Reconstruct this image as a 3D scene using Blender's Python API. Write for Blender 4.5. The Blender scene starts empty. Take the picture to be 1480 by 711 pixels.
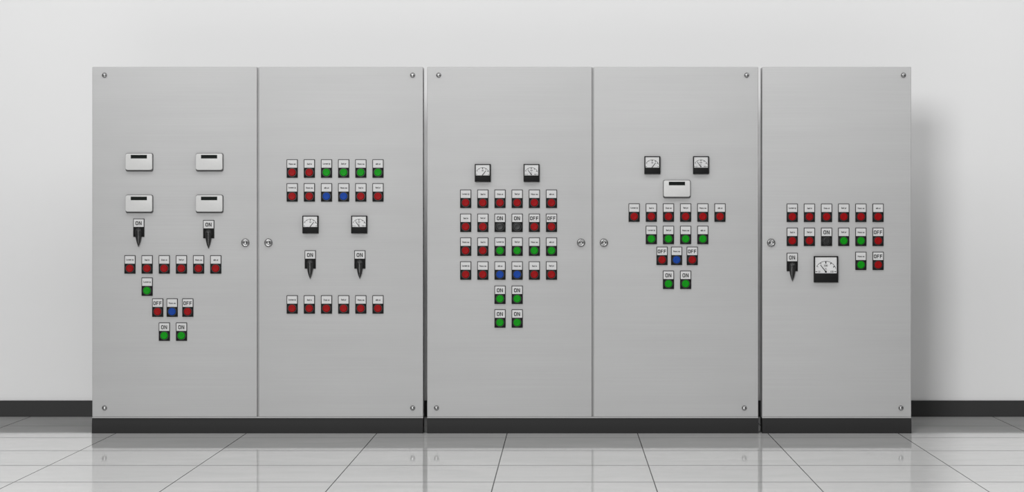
import bpy, bmesh, math
from mathutils import Vector, Matrix

C = bpy.context.scene.collection
S = 264.5            # image pixels per metre on the plane of the cabinet fronts
PX0, PY0 = 816.0, 316.0   # principal point (straight ahead of the lens)
F = 3412.0           # focal length in pixels
DIST = F / S         # lens to cabinet fronts
EYE = (626 - PY0) / S
WALL_Y = DIST * ((626 - PY0) / (602 - PY0) - 1)
MM = 0.001

def X(px): return (px - PX0) / S
def Z(py): return EYE - (py - PY0) / S
U = 1.0 / S          # one pixel on the front plane, in metres

# ------------------------------------------------------------------ materials
def new_mat(name):
    m = bpy.data.materials.new(name); m.use_nodes = True
    return m, m.node_tree.nodes, m.node_tree.links, m.node_tree.nodes['Principled BSDF']

def plain(name, col, rough=0.5, metal=0.0, coat=0.0, spec=0.5, vary=0.04, scale=60):
    m, n, l, b = new_mat(name)
    tc = n.new('ShaderNodeTexCoord'); no = n.new('ShaderNodeTexNoise')
    no.inputs['Scale'].default_value = scale; no.inputs['Detail'].default_value = 3
    l.new(tc.outputs['Object'], no.inputs['Vector'])
    mr = n.new('ShaderNodeMapRange')
    mr.inputs['To Min'].default_value = 1 - vary; mr.inputs['To Max'].default_value = 1 + vary
    l.new(no.outputs['Fac'], mr.inputs['Value'])
    mx = n.new('ShaderNodeVectorMath'); mx.operation = 'SCALE'
    mx.inputs[0].default_value = col
    l.new(mr.outputs['Result'], mx.inputs['Scale'])
    l.new(mx.outputs['Vector'], b.inputs['Base Color'])
    b.inputs['Roughness'].default_value = rough
    b.inputs['Metallic'].default_value = metal
    b.inputs['Coat Weight'].default_value = coat
    b.inputs['Specular IOR Level'].default_value = spec
    return m

def brushed(name, col, rough=0.45):
    m, n, l, b = new_mat(name)
    tc = n.new('ShaderNodeTexCoord'); mp = n.new('ShaderNodeMapping')
    mp.inputs['Scale'].default_value = (1.2, 1.2, 260)
    l.new(tc.outputs['Object'], mp.inputs['Vector'])
    fine = n.new('ShaderNodeTexNoise'); fine.inputs['Scale'].default_value = 1.0; fine.inputs['Detail'].default_value = 3
    l.new(mp.outputs['Vector'], fine.inputs['Vector'])
    mp2 = n.new('ShaderNodeMapping'); mp2.inputs['Scale'].default_value = (1.0, 1.0, 9)
    mp2.inputs['Rotation'].default_value = (0, math.radians(4), 0)
    l.new(tc.outputs['Object'], mp2.inputs['Vector'])
    wide = n.new('ShaderNodeTexNoise'); wide.inputs['Scale'].default_value = 1.0; wide.inputs['Detail'].default_value = 3
    l.new(mp2.outputs['Vector'], wide.inputs['Vector'])
    add = n.new('ShaderNodeMath'); add.operation = 'ADD'
    l.new(fine.outputs['Fac'], add.inputs[0]); l.new(wide.outputs['Fac'], add.inputs[1])
    mr = n.new('ShaderNodeMapRange'); mr.inputs['From Min'].default_value = 0.6; mr.inputs['From Max'].default_value = 1.4
    mr.inputs['To Min'].default_value = 0.95; mr.inputs['To Max'].default_value = 1.05
    l.new(add.outputs[0], mr.inputs['Value'])
    mx = n.new('ShaderNodeVectorMath'); mx.operation = 'SCALE'; mx.inputs[0].default_value = col
    l.new(mr.outputs['Result'], mx.inputs['Scale'])
    l.new(mx.outputs['Vector'], b.inputs['Base Color'])
    b.inputs['Roughness'].default_value = rough
    b.inputs['Metallic'].default_value = 0.0
    return m

M_STEEL = brushed('brushed_grey_steel', (0.345, 0.345, 0.345), 0.6)
M_PLINTH = plain('plinth_black', (0.011, 0.011, 0.011), 0.6, spec=0.2)
M_BLACK = plain('black_plastic', (0.011, 0.011, 0.011), 0.5, spec=0.04)
M_LEVER = plain('lever_black_plastic', (0.012, 0.012, 0.012), 0.3, spec=0.4)
M_PLATE = plain('legend_white', (0.475, 0.475, 0.475), 0.6, spec=0.2)
M_INK = plain('ink_black', (0.006, 0.006, 0.006), 0.8, spec=0.0)
M_RED = plain('red_plastic', (0.215, 0.0025, 0.0035), 0.4, spec=0.07)
M_GREEN = plain('green_plastic', (0.003, 0.20, 0.005), 0.4, spec=0.07)
M_BLUE = plain('blue_plastic', (0.006, 0.040, 0.23), 0.4, spec=0.07)
M_CAPBLACK = plain('black_button_plastic', (0.014, 0.014, 0.014), 0.35, spec=0.25)
M_BEZEL = plain('bezel_dark_metal', (0.022, 0.022, 0.022), 0.35, spec=0.4)
M_CHROME = plain('polished_steel', (0.25, 0.25, 0.25), 0.26, metal=0.85)
M_MODULE = plain('module_light_grey', (0.47, 0.47, 0.465), 0.5, spec=0.3)
M_GASKET_SHADOW = plain('gasket_shadow_dark_grey', (0.05, 0.05, 0.05), 0.6)
M_SLOT = plain('slot_black', (0.006, 0.008, 0.007), 0.5, spec=0.05)
M_DIAL = plain('dial_white', (0.82, 0.82, 0.82), 0.5)
M_NEEDLE = plain('needle_black', (0.006, 0.006, 0.006), 0.6, spec=0.0)
M_WALL = plain('wall_paint', (0.655, 0.655, 0.655), 0.85, vary=0.008, scale=1.5)
M_BASE = plain('baseboard_black', (0.028, 0.028, 0.028), 0.6, spec=0.2)

def glass():
    m, n, l, b = new_mat('clear_cover')
    out = n['Material Output']
    t = n.new('ShaderNodeBsdfTransparent'); g = n.new('ShaderNodeBsdfGlossy')
    g.inputs['Roughness'].default_value = 0.08
    fr = n.new('ShaderNodeFresnel'); fr.inputs['IOR'].default_value = 1.5
    mx = n.new('ShaderNodeMixShader')
    l.new(fr.outputs[0], mx.inputs['Fac'])
    l.new(t.outputs[0], mx.inputs[1]); l.new(g.outputs[0], mx.inputs[2])
    l.new(mx.outputs[0], out.inputs['Surface'])
    return m
M_GLASS = glass()

TILE = 188.3 / S
TX0 = X(733)
TY0 = DIST * ((626 - PY0) / (632.4 - PY0) - 1)
def floor_mat():
    m, n, l, b = new_mat('polished_floor_tiles')
    tc = n.new('ShaderNodeTexCoord'); sep = n.new('ShaderNodeSeparateXYZ')
    l.new(tc.outputs['Object'], sep.inputs[0])
    def line(sock, off, half):
        a = n.new('ShaderNodeMath'); a.operation = 'SUBTRACT'; l.new(sock, a.inputs[0]); a.inputs[1].default_value = off
        p = n.new('ShaderNodeMath'); p.operation = 'PINGPONG'; l.new(a.outputs[0], p.inputs[0]); p.inputs[1].default_value = TILE / 2
        c = n.new('ShaderNodeMath'); c.operation = 'LESS_THAN'; l.new(p.outputs[0], c.inputs[0]); c.inputs[1].default_value = half
        return c.outputs[0]
    lx = line(sep.outputs['X'], TX0, 0.0026)
    ly = line(sep.outputs['Y'], TY0, 0.0125)
    mx_ = n.new('ShaderNodeMath'); mx_.operation = 'MAXIMUM'
    l.new(lx, mx_.inputs[0]); l.new(ly, mx_.inputs[1])
    mp = n.new('ShaderNodeMapping'); mp.inputs['Rotation'].default_value = (0, 0, 0.5); mp.inputs['Scale'].default_value = (1.2, 2.6, 1)
    l.new(tc.outputs['Object'], mp.inputs['Vector'])
    no = n.new('ShaderNodeTexNoise'); no.inputs['Scale'].default_value = 1.5; no.inputs['Detail'].default_value = 6; no.inputs['Distortion'].default_value = 0.8
    l.new(mp.outputs['Vector'], no.inputs['Vector'])
    cr = n.new('ShaderNodeValToRGB')
    cr.color_ramp.elements[0].position = 0.3; cr.color_ramp.elements[0].color = (0.62, 0.625, 0.617, 1)
    cr.color_ramp.elements[1].position = 0.7; cr.color_ramp.elements[1].color = (0.69, 0.69, 0.682, 1)
    l.new(no.outputs['Fac'], cr.inputs['Fac'])
    mc = n.new('ShaderNodeMix'); mc.data_type = 'RGBA'
    l.new(mx_.outputs[0], mc.inputs['Factor']); l.new(cr.outputs['Color'], mc.inputs['A'])
    mg = n.new('ShaderNodeMix'); mg.data_type = 'RGBA'
    l.new(lx, mg.inputs['Factor']); mg.inputs['A'].default_value = (0.24, 0.24, 0.24, 1); mg.inputs['B'].default_value = (0.07, 0.07, 0.07, 1)
    l.new(mg.outputs['Result'], mc.inputs['B'])
    out = n['Material Output']
    df = n.new('ShaderNodeBsdfDiffuse'); l.new(mc.outputs['Result'], df.inputs['Color'])
    gl = n.new('ShaderNodeBsdfGlossy'); gl.inputs['Roughness'].default_value = 0.04; gl.inputs['Color'].default_value = (0.97, 0.97, 0.965, 1)
    ms = n.new('ShaderNodeMixShader')
    gr = n.new('ShaderNodeMapRange'); l.new(mx_.outputs[0], gr.inputs['Value'])
    gr.inputs['To Min'].default_value = 0.62; gr.inputs['To Max'].default_value = 0.2
    l.new(gr.outputs['Result'], ms.inputs['Fac'])
    l.new(df.outputs[0], ms.inputs[1]); l.new(gl.outputs[0], ms.inputs[2])
    l.new(ms.outputs[0], out.inputs['Surface'])
    n.remove(b)
    return m
M_FLOOR = floor_mat()

# ------------------------------------------------------------------ mesh helpers
def finish(bm, name, mats, smooth=False, angle=40):
    me = bpy.data.meshes.new(name)
    bmesh.ops.recalc_face_normals(bm, faces=bm.faces)
    bm.to_mesh(me); bm.free()
    for m in (mats if isinstance(mats, (list, tuple)) else [mats]): me.materials.append(m)
    if smooth:
        for p in me.polygons: p.use_smooth = True
        try: me.set_sharp_from_angle(angle=math.radians(angle))
        except Exception: pass
    return me

def add_box(bm, x0, x1, y0, y1, z0, z1, bev=0.0, seg=2, mat=0):
    r = bmesh.ops.create_cube(bm, size=1)
    vs = r['verts']
    for v in vs:
        v.co = Vector(((x0 + x1) / 2 + v.co.x * (x1 - x0), (y0 + y1) / 2 + v.co.y * (y1 - y0), (z0 + z1) / 2 + v.co.z * (z1 - z0)))
    fs = set(f for v in vs for f in v.link_faces)
    for f in fs: f.material_index = mat
    if bev > 0:
        es = list(set(e for f in fs for e in f.edges))
        bmesh.ops.bevel(bm, geom=es, offset=bev, segments=seg, affect='EDGES', profile=0.5, material=-1)

def add_prism(bm, pts, y0, y1, mat=0):
    """closed outline pts (x, z), extruded from y0 (front) to y1 (back)"""
    a = [bm.verts.new((x, y0, z)) for x, z in pts]
    b = [bm.verts.new((x, y1, z)) for x, z in pts]
    fs = [bm.faces.new(a), bm.faces.new(b[::-1])]
    k = len(pts)
    for i in range(k):
        fs.append(bm.faces.new((a[i], b[i], b[(i + 1) % k], a[(i + 1) % k])))
    for f in fs: f.material_index = mat
    return fs

def rounded_rect(x0, x1, z0, z1, r, n=6):
    pts = []
    for cx, cz, a0 in ((x1 - r, z1 - r, 0), (x0 + r, z1 - r, 90), (x0 + r, z0 + r, 180), (x1 - r, z0 + r, 270)):
        for i in range(n + 1):
            a = math.radians(a0 + 90 * i / n)
            pts.append((cx + r * math.cos(a), cz + r * math.sin(a)))
    return pts

def add_lathe(bm, prof, n=32, cx=0, cz=0, mat=0):
    """prof: (radius, height out of the panel); axis is -y"""
    rings = []
    for r, h in prof:
        if r < 1e-7:
            rings.append([bm.verts.new((cx, -h, cz))])
        else:
            rings.append([bm.verts.new((cx + r * math.cos(2 * math.pi * i / n), -h, cz + r * math.sin(2 * math.pi * i / n))) for i in range(n)])
    for a, b in zip(rings, rings[1:]):
        for i in range(n):
            j = (i + 1) % n
            if len(a) == 1 and len(b) == 1: continue
            if len(a) == 1: f = bm.faces.new((a[0], b[i], b[j]))
            elif len(b) == 1: f = bm.faces.new((a[i], a[j], b[0]))
            else: f = bm.faces.new((a[i], a[j], b[j], b[i]))
            f.material_index = mat

def add_strip(bm, pts, w, y, mat=0):
    """flat printed line of width w through pts (x, z) at depth y"""
    ls, rs = [], []
    for i, p in enumerate(pts):
        a = Vector(pts[max(i - 1, 0)]); b = Vector(pts[min(i + 1, len(pts) - 1)])
        d = (b - a).normalized(); nrm = Vector((-d.y, d.x)) * w / 2
        q = Vector(p)
        ls.append(bm.verts.new((q.x + nrm.x, y, q.y + nrm.y))); rs.append(bm.verts.new((q.x - nrm.x, y, q.y - nrm.y)))
    for i in range(len(pts) - 1):
        bm.faces.new((ls[i], ls[i + 1], rs[i + 1], rs[i])).material_index = mat

def add_poly(bm, pts, y, mat=0):
    bm.faces.new([bm.verts.new((x, y, z)) for x, z in pts]).material_index = mat

def add_text(bm, txt, cx, cz, size, y, mat=0, sx=1.0, bold=0.0):
    cu = bpy.data.curves.new('lettering', 'FONT')
    cu.body = txt; cu.size = 1.0; cu.offset = bold; cu.resolution_u = 3
    ob = bpy.data.objects.new('lettering', cu)
    C.objects.link(ob)
    dg = bpy.context.evaluated_depsgraph_get()
    me = bpy.data.meshes.new_from_object(ob.evaluated_get(dg))
    xs = [v.co.x for v in me.vertices]; ys = [v.co.y for v in me.vertices]
    mx, my = (min(xs) + max(xs)) / 2, (min(ys) + max(ys)) / 2
    vm = [bm.verts.new((cx + (v.co.x - mx) * size * sx, y, cz + (v.co.y - my) * size)) for v in me.vertices]
    for p in me.polygons:
        try: bm.faces.new([vm[i] for i in p.vertices]).material_index = mat
        except ValueError: pass
    bpy.data.objects.remove(ob); bpy.data.curves.remove(cu); bpy.data.meshes.remove(me)

def add_block_word(bm, word, cx, cz, h, y, mat=0):
    """squared condensed capitals O N F"""
    lw = h * (0.70 if len(word) == 2 else 0.665); gap = h * 0.14; t = h * 0.185
    total = len(word) * lw + (len(word) - 1) * gap - (0.08 * lw if word.endswith('F') else 0)
    x = cx - total / 2; zb = cz - h / 2; zt = cz + h / 2
    for ch in word:
        if ch == 'O':
            o = rounded_rect(x, x + lw, zb, zt, h * 0.24, 5); i = rounded_rect(x + t, x + lw - t, zb + t, zt - t, h * 0.11, 5)
            vo = [bm.verts.new((a, y, b)) for a, b in o]; vi = [bm.verts.new((a, y, b)) for a, b in i]
            for k in range(len(vo)):
                j = (k + 1) % len(vo)
                bm.faces.new((vo[k], vo[j], vi[j], vi[k])).material_index = mat
        elif ch == 'N':
            add_poly(bm, [(x, zb), (x + t, zb), (x + t, zt), (x, zt)], y, mat)
            add_poly(bm, [(x + lw - t, zb), (x + lw, zb), (x + lw, zt), (x + lw - t, zt)], y, mat)
            add_poly(bm, [(x + t, zt), (x + t, zt - t * 1.6), (x + lw - t, zb), (x + lw - t, zb + t * 1.6)], y, mat)
        elif ch == 'F':
            add_poly(bm, [(x, zb), (x + t, zb), (x + t, zt), (x, zt)], y, mat)
            add_poly(bm, [(x + t, zt - t), (x + lw * 0.92, zt - t), (x + lw * 0.92, zt), (x + t, zt)], y, mat)
            add_poly(bm, [(x + t, cz - t * 0.5), (x + lw * 0.85, cz - t * 0.5), (x + lw * 0.85, cz + t * 0.5), (x + t, cz + t * 0.5)], y, mat)
        x += lw + gap

def link(name, me, parent=None, loc=(0, 0, 0), label=None, kind=None):
    o = bpy.data.objects.new(name, me); C.objects.link(o)
    o.location = loc
    if parent: o.parent = parent
    if label: o['label'] = label
    if kind: o['kind'] = kind
    return o

# ------------------------------------------------------------------ setting
bm = bmesh.new(); add_box(bm, -7, 7, -9.0, WALL_Y + 0.1, -0.1, 0)
link('floor', finish(bm, 'floor', M_FLOOR), kind='structure')
bm = bmesh.new(); add_box(bm, -7, 7, WALL_Y, WALL_Y + 0.1, 0, 3.4)
link('wall_back', finish(bm, 'wall_back', M_WALL), kind='structure')
bb_h = 23.3 / S * (WALL_Y + DIST) / DIST
bm = bmesh.new(); add_box(bm, -7, 7, WALL_Y - 0.012, WALL_Y, 0, bb_h, 0.002, 2)
link('baseboard_back', finish(bm, 'baseboard_back', M_BASE), kind='structure')

# ------------------------------------------------------------------ shared part meshes (origin: plate centre on the door face)
PW, PH = 16.0 * U, 26.4 * U          # button plate
LEG_TOP, LEG_BOT = PH / 2 - 0.9 * U, PH / 2 - 12.0 * U
CAP_Z = -PH / 2 + 7.6 * U

bm = bmesh.new(); add_box(bm, -PW / 2, PW / 2, -0.006, 0, -PH / 2, PH / 2, 0.0012, 2)
ME_HOUSING = finish(bm, 'button_housing', M_BLACK, True)

LEGENDS = {}
def legend(text):
    if text in LEGENDS: return LEGENDS[text]
    bm = bmesh.new()
    add_box(bm, -7.1 * U, 7.1 * U, -0.0072, -0.005, LEG_BOT, LEG_TOP, 0.0004, 1)
    cz = (LEG_TOP + LEG_BOT) / 2
    if text in ('ON', 'OFF'):
        add_block_word(bm, text, -0.2 * U, cz - 0.2 * U, (5.7 if text == 'ON' else 5.4) * U, -0.0076, 1)
    else:
        add_text(bm, text, 0.2 * U, cz - 0.1 * U, 3.3 * U, -0.0076, 1, sx=0.88, bold=0.030)
    LEGENDS[text] = finish(bm, 'legend_plate_' + text.lower().replace(' ', '_'), [M_PLATE, M_INK])
    return LEGENDS[text]

bm = bmesh.new()
add_lathe(bm, [(6.5 * U, 0.0055), (6.5 * U, 0.0085), (6.2 * U, 0.0095), (5.7 * U, 0.0095), (5.5 * U, 0.0075), (5.5 * U, 0.0055)], 40)
ME_BEZEL = finish(bm, 'button_bezel', M_BEZEL, True)
def cap_mesh(mat):
    bm = bmesh.new()
    R = 5.35 * U
    prof = [(R, 0.0055), (R, 0.0125), (R * 0.97, 0.0140), (R * 0.90, 0.0152), (R * 0.80, 0.0159), (R * 0.66, 0.0158), (R * 0.4, 0.0154), (0, 0.0152)]
    add_lathe(bm, prof, 40)
    return finish(bm, 'button_cap', mat, True, 60)
CAPS = {'red': cap_mesh(M_RED), 'green': cap_mesh(M_GREEN), 'blue': cap_mesh(M_BLUE), 'black': cap_mesh(M_CAPBLACK)}

def push_button(root, px, py, colour, text, where):
    say = f"{text} plate" if text in ('ON', 'OFF') else f"small {text} plate"
    b = link('push_button', ME_HOUSING, root, (X(px) - root.location.x, 0, Z(py)), f"{colour} push button under a {say}, {where}")
    link('legend_plate', legend(text), b)
    link('bezel', ME_BEZEL, b, (0, 0, CAP_Z))
    link('cap', CAPS[colour], b, (0, 0, CAP_Z), f"{colour} round button cap")
    return b

# selector lever: drop-shaped grip on a round hub, pointing down
def lever_mesh():
    bm = bmesh.new()
    top = PH / 2 - 13.3 * U; tip = PH / 2 - 41.2 * U; L = top - tip
    R = 4.5 * U; n = 14
    secs = []
    N = 26
    for k in range(N + 1):
        t = k / N
        z = top - L * t
        s = t * L
        if s < R: w = math.sqrt(max(R * R - (R - s) ** 2, 0))
        else:
            q = (s - R) / (L - R)
            w = R * (1 - q ** 2.5)
        w = max(w, 0.0003)
        h = 0.018 + 0.012 * min(1, s / R) if s < R else 0.030 - 0.010 * ((s - R) / (L - R))
        secs.append((z, w, h))
    rings = []
    for z, w, h in secs:
        ring = []
        for i in range(n + 1):
            a = math.pi * i / n
            ring.append(bm.verts.new((-w * math.cos(a), -0.012 - (h - 0.012) * (math.sin(a) ** 0.6), z)))
        rings.append(ring)
    for a, b in zip(rings, rings[1:]):
        for i in range(n): bm.faces.new((a[i], a[i + 1], b[i + 1], b[i]))
        bm.faces.new((a[n], a[0], b[0], b[n]))
    bm.faces.new(rings[0]); bm.faces.new(rings[-1][::-1])
    return finish(bm, 'switch_lever', M_LEVER, True, 50)
ME_LEVER = lever_mesh()
bm = bmesh.new(); add_lathe(bm, [(6.6 * U, 0.0055), (6.6 * U, 0.010), (6.2 * U, 0.012), (0, 0.012)], 40)
ME_COLLAR = finish(bm, 'switch_collar', M_BLACK, True)
def selector_switch(root, px, py, where):
    b = link('selector_switch', ME_HOUSING, root, (X(px) - root.location.x, 0, Z(py)), f"black selector switch with ON plate and drop-shaped lever pointing down, {where}")
    link('legend_plate', legend('ON'), b)
    link('collar', ME_COLLAR, b, (0, 0, PH / 2 - 19.2 * U))
    link('lever', ME_LEVER, b)
    return b

# slotted modules
MW, MH = 38.0 * U, 23.6 * U
bm = bmesh.new()
fs = add_prism(bm, rounded_rect(-MW / 2, MW / 2, -MH / 2, MH / 2, 2.4 * U), -0.022, -0.003)
front = fs[0]
bmesh.ops.bevel(bm, geom=list(front.edges), offset=0.0016, segments=2, affect='EDGES', profile=0.5)
ME_MODULE = finish(bm, 'module_case', M_MODULE, True, 30)
bm = bmesh.new(); add_prism(bm, rounded_rect(-MW / 2 - 0.8 * U, MW / 2 + 0.9 * U, -MH / 2 - 2.2 * U, MH / 2 + 0.7 * U, 2.6 * U), -0.006, 0)  # dark rim, drawn longer below to stand in for the module's drop shadow
ME_GASKET_SHADOW = finish(bm, 'module_gasket_shadow', M_GASKET_SHADOW, True, 30)
bm = bmesh.new(); add_box(bm, -11.7 * U, 11.7 * U, -0.0226, -0.020, MH / 2 - 7.2 * U, MH / 2 - 2.0 * U, 0.0006, 1)
ME_SLOT = finish(bm, 'module_slot', M_SLOT)
def slotted_module(root, px, py, where):
    b = link('slotted_module', ME_MODULE, root, (X(px) - root.location.x, 0, Z(py)), f"light grey rounded module with a black slot, {where}")
    link('gasket_shadow', ME_GASKET_SHADOW, b, label='dark rim behind the module, extended below as its drop shadow')
    link('slot', ME_SLOT, b, label='black slot near the top edge')
    return b

# analogue meters
def meter_meshes(w, h, k, style):
    """w, h case size in px; k scale of the dial drawing (1 = the large gauge); style 'hub' or 'plain'"""
    x0, x1, z0, z1 = -w / 2 * U, w / 2 * U, -h / 2 * U, h / 2 * U
    dx0, dx1 = x0 + 1.7 * k ** .5 * U, x1 - 2.0 * k ** .5 * U
    dz1 = z1 - 1.6 * k ** .5 * U; dz0 = dz1 - 23.3 * k * U
    dep = 0.020
    bm = bmesh.new()
    # frame: four bars and the solid lower cover, in one case
    add_box(bm, x0, x1, -0.012, 0, z0, z1, 0.001, 1)
    add_box(bm, x0, x1, -dep, -0.011, z0, dz0, 0.0016, 2)
    add_box(bm, x0, x1, -dep, -0.011, dz1, z1, 0.0014, 2)
    add_box(bm, x0, dx0, -dep, -0.011, dz0 - 0.001, dz1 + 0.001, 0.0014, 2)
    add_box(bm, dx1, x1, -dep, -0.011, dz0 - 0.001, dz1 + 0.001, 0.0014, 2)
    case = finish(bm, 'meter_case', M_BLACK, True, 40)
    bm = bmesh.new()
    add_box(bm, dx0 - 0.0004, dx1 + 0.0004, -0.0145, -0.0115, dz0 - 0.0004, dz1 + 0.0004)
    y = -0.0149
    cx = (dx0 + dx1) / 2 - 0.1 * U; cz = dz0 + 2.2 * k * U
    R = 15.2 * k * U; t = 0.62 * U * k ** 0.5
    arc = [(cx + R * math.cos(math.radians(a)), cz + R * math.sin(math.radians(a))) for a in range(18, 152, 3)]
    add_strip(bm, arc, t, y, 1)
    def tick(a, l, wd, rr=R):
        c, s = math.cos(math.radians(a)), math.sin(math.radians(a))
        add_strip(bm, [(cx + rr * c, cz + rr * s), (cx + (rr - l) * c, cz + (rr - l) * s)], wd, y - 0.0001, 1)
    tick(90, 3.5 * k * U, 1.5 * k * U)
    tick(59, 2.4 * k * U, 1.3 * k * U); tick(32, 2.8 * k * U, 1.2 * k * U)
    tick(121, 2.2 * k * U, 0.8 * k * U); tick(148, 2.2 * k * U, 0.7 * k * U)
    hz = cz + 0.2 * k * U
    add_strip(bm, [(dx0 + 0.6 * k * U, hz), (dx0 + 3.4 * k * U, hz)], 0.9 * k * U, y, 1)
    add_strip(bm, [(dx1 - 3.6 * k * U, hz), (dx1 - 0.8 * k * U, hz)], 0.9 * k * U, y, 1)
    if style == 'hub':
        add_text(bm, '100', cx, cz + 8.9 * k * U, 4.2 * k * U, y, 1, 0.95, 0.02)
        add_text(bm, '\u00b0C', cx, cz + 4.0 * k * U, 3.9 * k * U, y, 1, 0.8, 0.02)
        add_text(bm, '50', dx0 + 6.0 * k * U, hz, 3.6 * k * U, y, 1, 0.9, 0.0)
        add_text(bm, '150', dx1 - 6.8 * k * U, hz, 3.7 * k * U, y, 1, 0.95, 0.02)
    else:
        add_text(bm, '10', cx + 0.2 * k * U, cz + 8.6 * k * U, 4.4 * k * U, y, 1, 0.95, 0.03)
    dial = finish(bm, 'meter_dial', [M_DIAL, M_INK])
    bm = bmesh.new()
    if style == 'hub':
        add_lathe(bm, [(1.35 * k * U, 0.0148), (1.35 * k * U, 0.0168), (1.0 * k * U, 0.0174), (0, 0.0174)], 20, cx, cz)
        a = math.radians(128); L0, L1 = 0, 12.6 * k * U; ox, oz = cx, cz
    else:
        ox, oz = cx - 0.8 * k * U, dz0 + 0.1 * k * U
        a = math.radians(51); L0, L1 = 0, 14.0 * k * U
    d = Vector((math.cos(a), math.sin(a))); nn = Vector((-d.y, d.x)); o_ = Vector((ox, oz))
    w0, w1 = 0.62 * k ** .5 * U, 0.45 * k ** .5 * U
    p = [o_ + nn * w0, o_ - nn * w0, o_ + d * L1 - nn * w1, o_ + d * L1 + nn * w1]
    add_prism(bm, [(q.x, q.y) for q in p], -0.0166, -0.0157)
    needle = finish(bm, 'meter_needle', M_NEEDLE)
    bm = bmesh.new()
    add_box(bm, dx0, dx1, -0.0192, -0.0182, dz0, dz1)
    cover = finish(bm, 'meter_cover', M_GLASS)
    return case, dial, needle, cover
METERS = {('small', 'plain'): meter_meshes(23.0, 25.6, 0.65, 'plain'),
          ('small', 'hub'): meter_meshes(23.0, 25.6, 0.65, 'hub'),
          ('large', 'hub'): meter_meshes(35.0, 38.0, 1.0, 'hub')}
def analog_meter(root, px, py, size, style, label):
    case, dial, needle, cover = METERS[(size, style)]
    b = link('analog_meter', case, root, (X(px) - root.location.x, 0, Z(py)), label)
    link('dial', dial, b, label='white dial with a black arc scale')
    link('needle', needle, b)
    link('glass_cover', cover, b, label='clear window over the dial')
    return b

# door hardware
bm = bmesh.new(); R = 6.1 * U
add_lathe(bm, [(R, 0), (R, 0.003), (R * 0.97, 0.006), (R * 0.88, 0.010), (R * 0.75, 0.0125), (R * 0.62, 0.0130), (R * 0.52, 0.0118), (R * 0.38, 0.0085), (R * 0.2, 0.0062), (0, 0.0055)], 48)
ME_LOCK = finish(bm, 'lock', M_CHROME, True, 60)
bm = bmesh.new(); R = 3.7 * U
add_lathe(bm, [(R, 0), (R, 0.0015), (R * 0.94, 0.0045), (R * 0.8, 0.0075), (R * 0.6, 0.0098), (R * 0.3, 0.0112), (0, 0.0116)], 32)
ME_BOLT = finish(bm, 'bolt', M_CHROME, True, 60)

# ------------------------------------------------------------------ cabinets
Z_TOP, Z_DOOR, Z_PL = Z(96.6), Z(602.4), Z(604.2)
DEPTH = 0.12
def cabinet(px0, px1, seam, label, locks, bolts):
    root = bpy.data.objects.new('control_cabinet', None); C.objects.link(root)
    cx = (X(px0) + X(px1)) / 2
    root.location = (cx, 0, 0); root.empty_display_size = 0.2
    root['label'] = label; root['category'] = 'electrical cabinet'; root['group'] = 'grey control cabinets in a row'
    x0, x1 = X(px0) - cx, X(px1) - cx
    bm = bmesh.new()
    add_box(bm, x0 + 0.001, x1 - 0.001, 0.019, DEPTH, Z_PL, Z_TOP - 0.001, 0.002, 2)
    add_box(bm, x0, x1, 0.0005, 0.022, Z_PL, Z_DOOR - 0.0006, 0.0006, 1)     # bottom rail under the doors
    link('body', finish(bm, 'cabinet_body', M_STEEL, True), root)
    # plinth: top edge rolled back
    zt = Z_PL
    prof = [(-0.012, 0.0), (-0.012, zt * 0.35), (-0.0112, zt * 0.55), (-0.0092, zt * 0.72), (-0.006, zt * 0.87), (0.0, zt)]
    bm = bmesh.new()
    va = [bm.verts.new((x0, y, z)) for y, z in prof] + [bm.verts.new((x0, DEPTH, zt)), bm.verts.new((x0, DEPTH, 0))]
    vb = [bm.verts.new((x1, v.co.y, v.co.z)) for v in va]
    k = len(va)
    bm.faces.new(va); bm.faces.new(vb[::-1])
    for i in range(k): bm.faces.new((va[i], vb[i], vb[(i + 1) % k], va[(i + 1) % k]))
    link('plinth', finish(bm, 'cabinet_plinth', M_PLINTH, True, 35), root, label='black plinth strip at the foot')
    spans = [(px0, px1)] if seam is None else [(px0, seam - 1.3), (seam + 1.3, px1)]
    for a, b in spans:
        bm = bmesh.new(); add_box(bm, X(a) - cx, X(b) - cx, 0, 0.018, Z_DOOR, Z_TOP, 0.004, 3)
        d = link('door', finish(bm, 'cabinet_door', M_STEEL, True, 60), root)
        for lx, ly in locks:
            if a <= lx <= b: link('lock', ME_LOCK, d, (X(lx) - cx, 0, Z(ly)), 'round dished steel lock')
        for lx, ly in bolts:
            if a <= lx <= b: link('bolt', ME_BOLT, d, (X(lx) - cx, 0, Z(ly)))
    return root

LY, BT, BB = 350.8, 108.6, 589.6
cab_a = cabinet(133.3, 611.4, 372.8, 'wide two-door grey steel control cabinet with four slotted modules and four lever switches',
                [(354.7, LY), (388.0, LY)], [(151, BT), (596.4, BT), (151, BB), (596.4, BB)])
cab_b = cabinet(617.4, 1095.9, 856.8, 'wide two-door grey steel control cabinet standing between the other two, with no lever switches',
                [(839.8, LY), (872.8, LY)], [(634, BT), (1079.2, BT), (630.8, BB), (1075.8, BB)])
cab_c = cabinet(1101.6, 1317.0, None, 'narrow single-door grey steel control cabinet with one large square gauge',
                [(1114.5, LY)], [(1305.8, BT), (1302.2, BB)])

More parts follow.
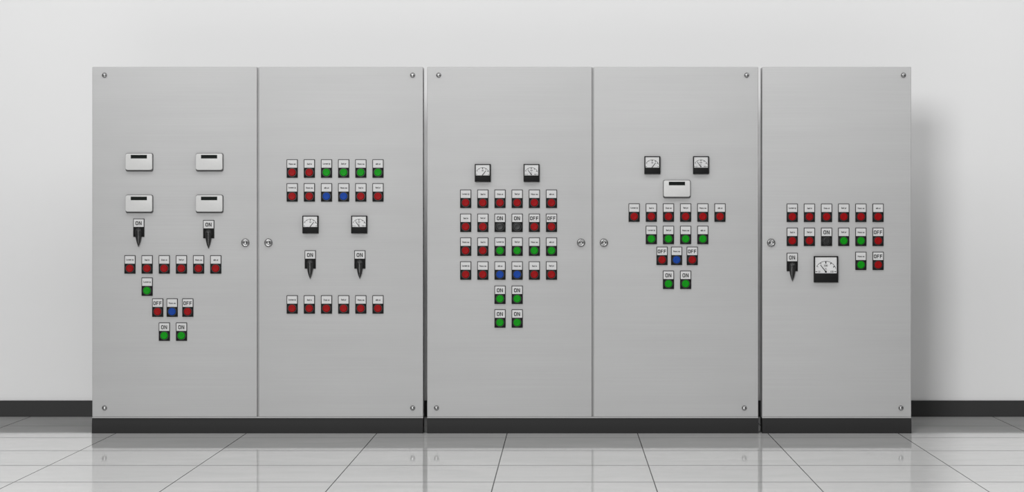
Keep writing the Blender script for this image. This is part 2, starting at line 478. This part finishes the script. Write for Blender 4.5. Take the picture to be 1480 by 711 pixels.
STD = ['Lorem ip', 'Sed in', 'Duis ut', 'Sed pr', 'Nunc eu', 'elit ut']
NTH = ['first', 'second', 'third', 'fourth', 'fifth', 'sixth']
def row(root, xs, y, items, where):
    for i, (x, (col, txt)) in enumerate(zip(xs, items)):
        push_button(root, x, y, col, txt, f"{NTH[i]} in {where}")
def cols(x, n=6, step=24.8): return [x + step * i for i in range(n)]
RED6 = [('red', t) for t in STD]
MIX_G = [('red', 'Nunc eu'), ('red', 'Sed in'), ('green', 'Lorem ip'), ('green', 'Sed pr'), ('green', 'Nunc eu'), ('green', 'elit ut')]
MIX_B = [('red', 'Lorem ip'), ('red', 'Nunc eu'), ('blue', 'elit ut'), ('blue', 'Nunc eu'), ('red', 'Sed in'), ('red', 'Sed pr')]
TRI = [('red', 'OFF'), ('blue', 'Nunc eu'), ('red', 'OFF')]
ONS = [('green', 'ON'), ('green', 'ON')]

# first cabinet, door with the modules
slotted_module(cab_a, 201.7, 233.8, 'first of the upper pair')
slotted_module(cab_a, 303.1, 233.8, 'second of the upper pair')
slotted_module(cab_a, 201.7, 294.0, 'first of the lower pair')
slotted_module(cab_a, 303.1, 294.0, 'second of the lower pair')
selector_switch(cab_a, 200.8, 329.1, 'under the first module of the lower pair')
selector_switch(cab_a, 301.8, 331.2, 'under the second module of the lower pair')
row(cab_a, cols(188.0), 382.2, RED6, 'the row under the modules')
push_button(cab_a, 212.8, 414.3, 'green', 'Lorem ip', 'alone below the row of six')
row(cab_a, [228.1, 249.0, 271.6], 444.6, TRI, 'the close three below the lone green button')
row(cab_a, [237.7, 262.5], 479.3, ONS, 'the lowest pair on the door with four modules')
# first cabinet, door with the meters
row(cab_a, cols(422.4), 243.6, MIX_G, 'the row at the top of the meter door')
row(cab_a, cols(422.4), 278.1, MIX_B, 'the row just above the two meters')
analog_meter(cab_a, 449.0, 324.4, 'small', 'plain', 'small black meter with needle leaning right, above a lever switch')
analog_meter(cab_a, 519.4, 324.4, 'small', 'hub', 'small black meter with needle leaning left, above a lever switch')
selector_switch(cab_a, 448.5, 375.0, 'under the meter with needle leaning right')
selector_switch(cab_a, 520.2, 375.0, 'under the meter with needle leaning left')
row(cab_a, cols(422.4), 440.0, RED6, 'the row under the lever switches')
# second cabinet, door with six rows
analog_meter(cab_b, 697.8, 250.0, 'small', 'plain', 'small black meter with needle leaning right, above the six rows')
analog_meter(cab_b, 768.2, 250.0, 'small', 'hub', 'small black meter with needle leaning left, above the six rows')
row(cab_b, cols(673.1), 287.3, RED6, 'the all-red row under the meters')
row(cab_b, cols(673.1), 322.0, [('red', 'Sed in'), ('red', 'Sed pr'), ('black', 'ON'), ('black', 'ON'), ('red', 'OFF'), ('red', 'OFF')], 'the row with two black buttons')
row(cab_b, cols(673.1), 356.5, MIX_G, 'the row with four green buttons')
row(cab_b, cols(673.1), 391.0, MIX_B, 'the row with two blue buttons')
row(cab_b, cols(722.7, 2), 426.0, ONS, 'the upper ON pair')
row(cab_b, cols(722.7, 2), 460.3, ONS, 'the lowest ON pair')
# second cabinet, door with the module
analog_meter(cab_b, 942.7, 238.7, 'small', 'plain', 'small black meter with needle leaning right, above the slotted module')
analog_meter(cab_b, 1013.0, 238.7, 'small', 'hub', 'small black meter with needle leaning left, above the slotted module')
slotted_module(cab_b, 978.1, 272.5, 'between the two meters and the red row')
row(cab_b, cols(916.5), 307.3, RED6, 'the row under the slotted module')
row(cab_b, cols(941.3, 4), 339.6, [('green', 'Lorem ip'), ('green', 'Sed pr'), ('green', 'Nunc eu'), ('green', 'elit ut')], 'the row of four green buttons')
row(cab_b, [956.8, 977.8, 1000.4], 369.8, TRI, 'the close three below four green buttons')
row(cab_b, [966.1, 990.9], 404.4, ONS, 'the lowest pair on the door with one module')
# third cabinet
row(cab_c, cols(1144.9), 307.6, RED6, 'the top row of the narrow cabinet')
row(cab_c, cols(1144.9), 342.3, [('red', 'Sed in'), ('red', 'Sed pr'), ('black', 'ON'), ('green', 'Sed pr'), ('green', 'Nunc eu'), ('red', 'OFF')], 'the middle row of the narrow cabinet')
selector_switch(cab_c, 1144.9, 378.7, 'beside the large gauge')
analog_meter(cab_c, 1193.4, 389.0, 'large', 'hub', 'large black square gauge with needle leaning left')
push_button(cab_c, 1244.1, 377.0, 'green', 'Nunc eu', 'in the lowest row beside the large gauge')
push_button(cab_c, 1269.0, 377.0, 'red', 'OFF', 'at the end of the lowest row')

# ------------------------------------------------------------------ light
def area(name, loc, target, sx, sy, power):
    d = bpy.data.lights.new(name, 'AREA'); d.shape = 'RECTANGLE'; d.size = sx; d.size_y = sy; d.energy = power
    o = bpy.data.objects.new(name, d); C.objects.link(o); o.location = loc
    o.rotation_euler = (Vector(target) - Vector(loc)).to_track_quat('-Z', 'Y').to_euler()
    return o
area('front_lamp', (-2.8, -14.0, 4.6), (0.0, 0.5, 1.0), 3.0, 3.0, 1080)
area('ceiling_lamp', (0.0, -1.4, 3.2), (0.0, 0.0, 0.9), 9.0, 0.9, 92)
area('floor_fill_light', (0.0, -4.6, 3.2), (0.0, -6.0, 0.0), 8.0, 1.2, 260)  # added fill with no visible source, brightens the foreground floor
area('wall_fill_light', (0.0, 0.2, 3.3), (0.0, 0.5, 0.0), 9.0, 0.4, 16)  # unseen wash added to lighten the wall top and the cabinet gaps
w = bpy.data.worlds.new('room_light'); bpy.context.scene.world = w; w.use_nodes = True
w.node_tree.nodes['Background'].inputs['Color'].default_value = (1, 1, 1, 1)
w.node_tree.nodes['Background'].inputs['Strength'].default_value = 0.12

# ------------------------------------------------------------------ camera
cd = bpy.data.cameras.new('camera'); cam = bpy.data.objects.new('camera', cd); C.objects.link(cam)
cam.location = (0, -DIST, EYE); cam.rotation_euler = (math.pi / 2, 0, 0)
cd.sensor_width = 36; cd.lens = F / 1480 * 36
cd.shift_x = (740 - PX0) / 1480; cd.shift_y = (PY0 - 355.5) / 1480
cd.clip_end = 100
sc = bpy.context.scene
sc.camera = cam
sc.view_settings.view_transform = 'Standard'; sc.view_settings.look = 'None'
sc.view_settings.gamma = 1.0; sc.view_settings.use_curve_mapping = False
sc.view_settings.exposure = -0.05
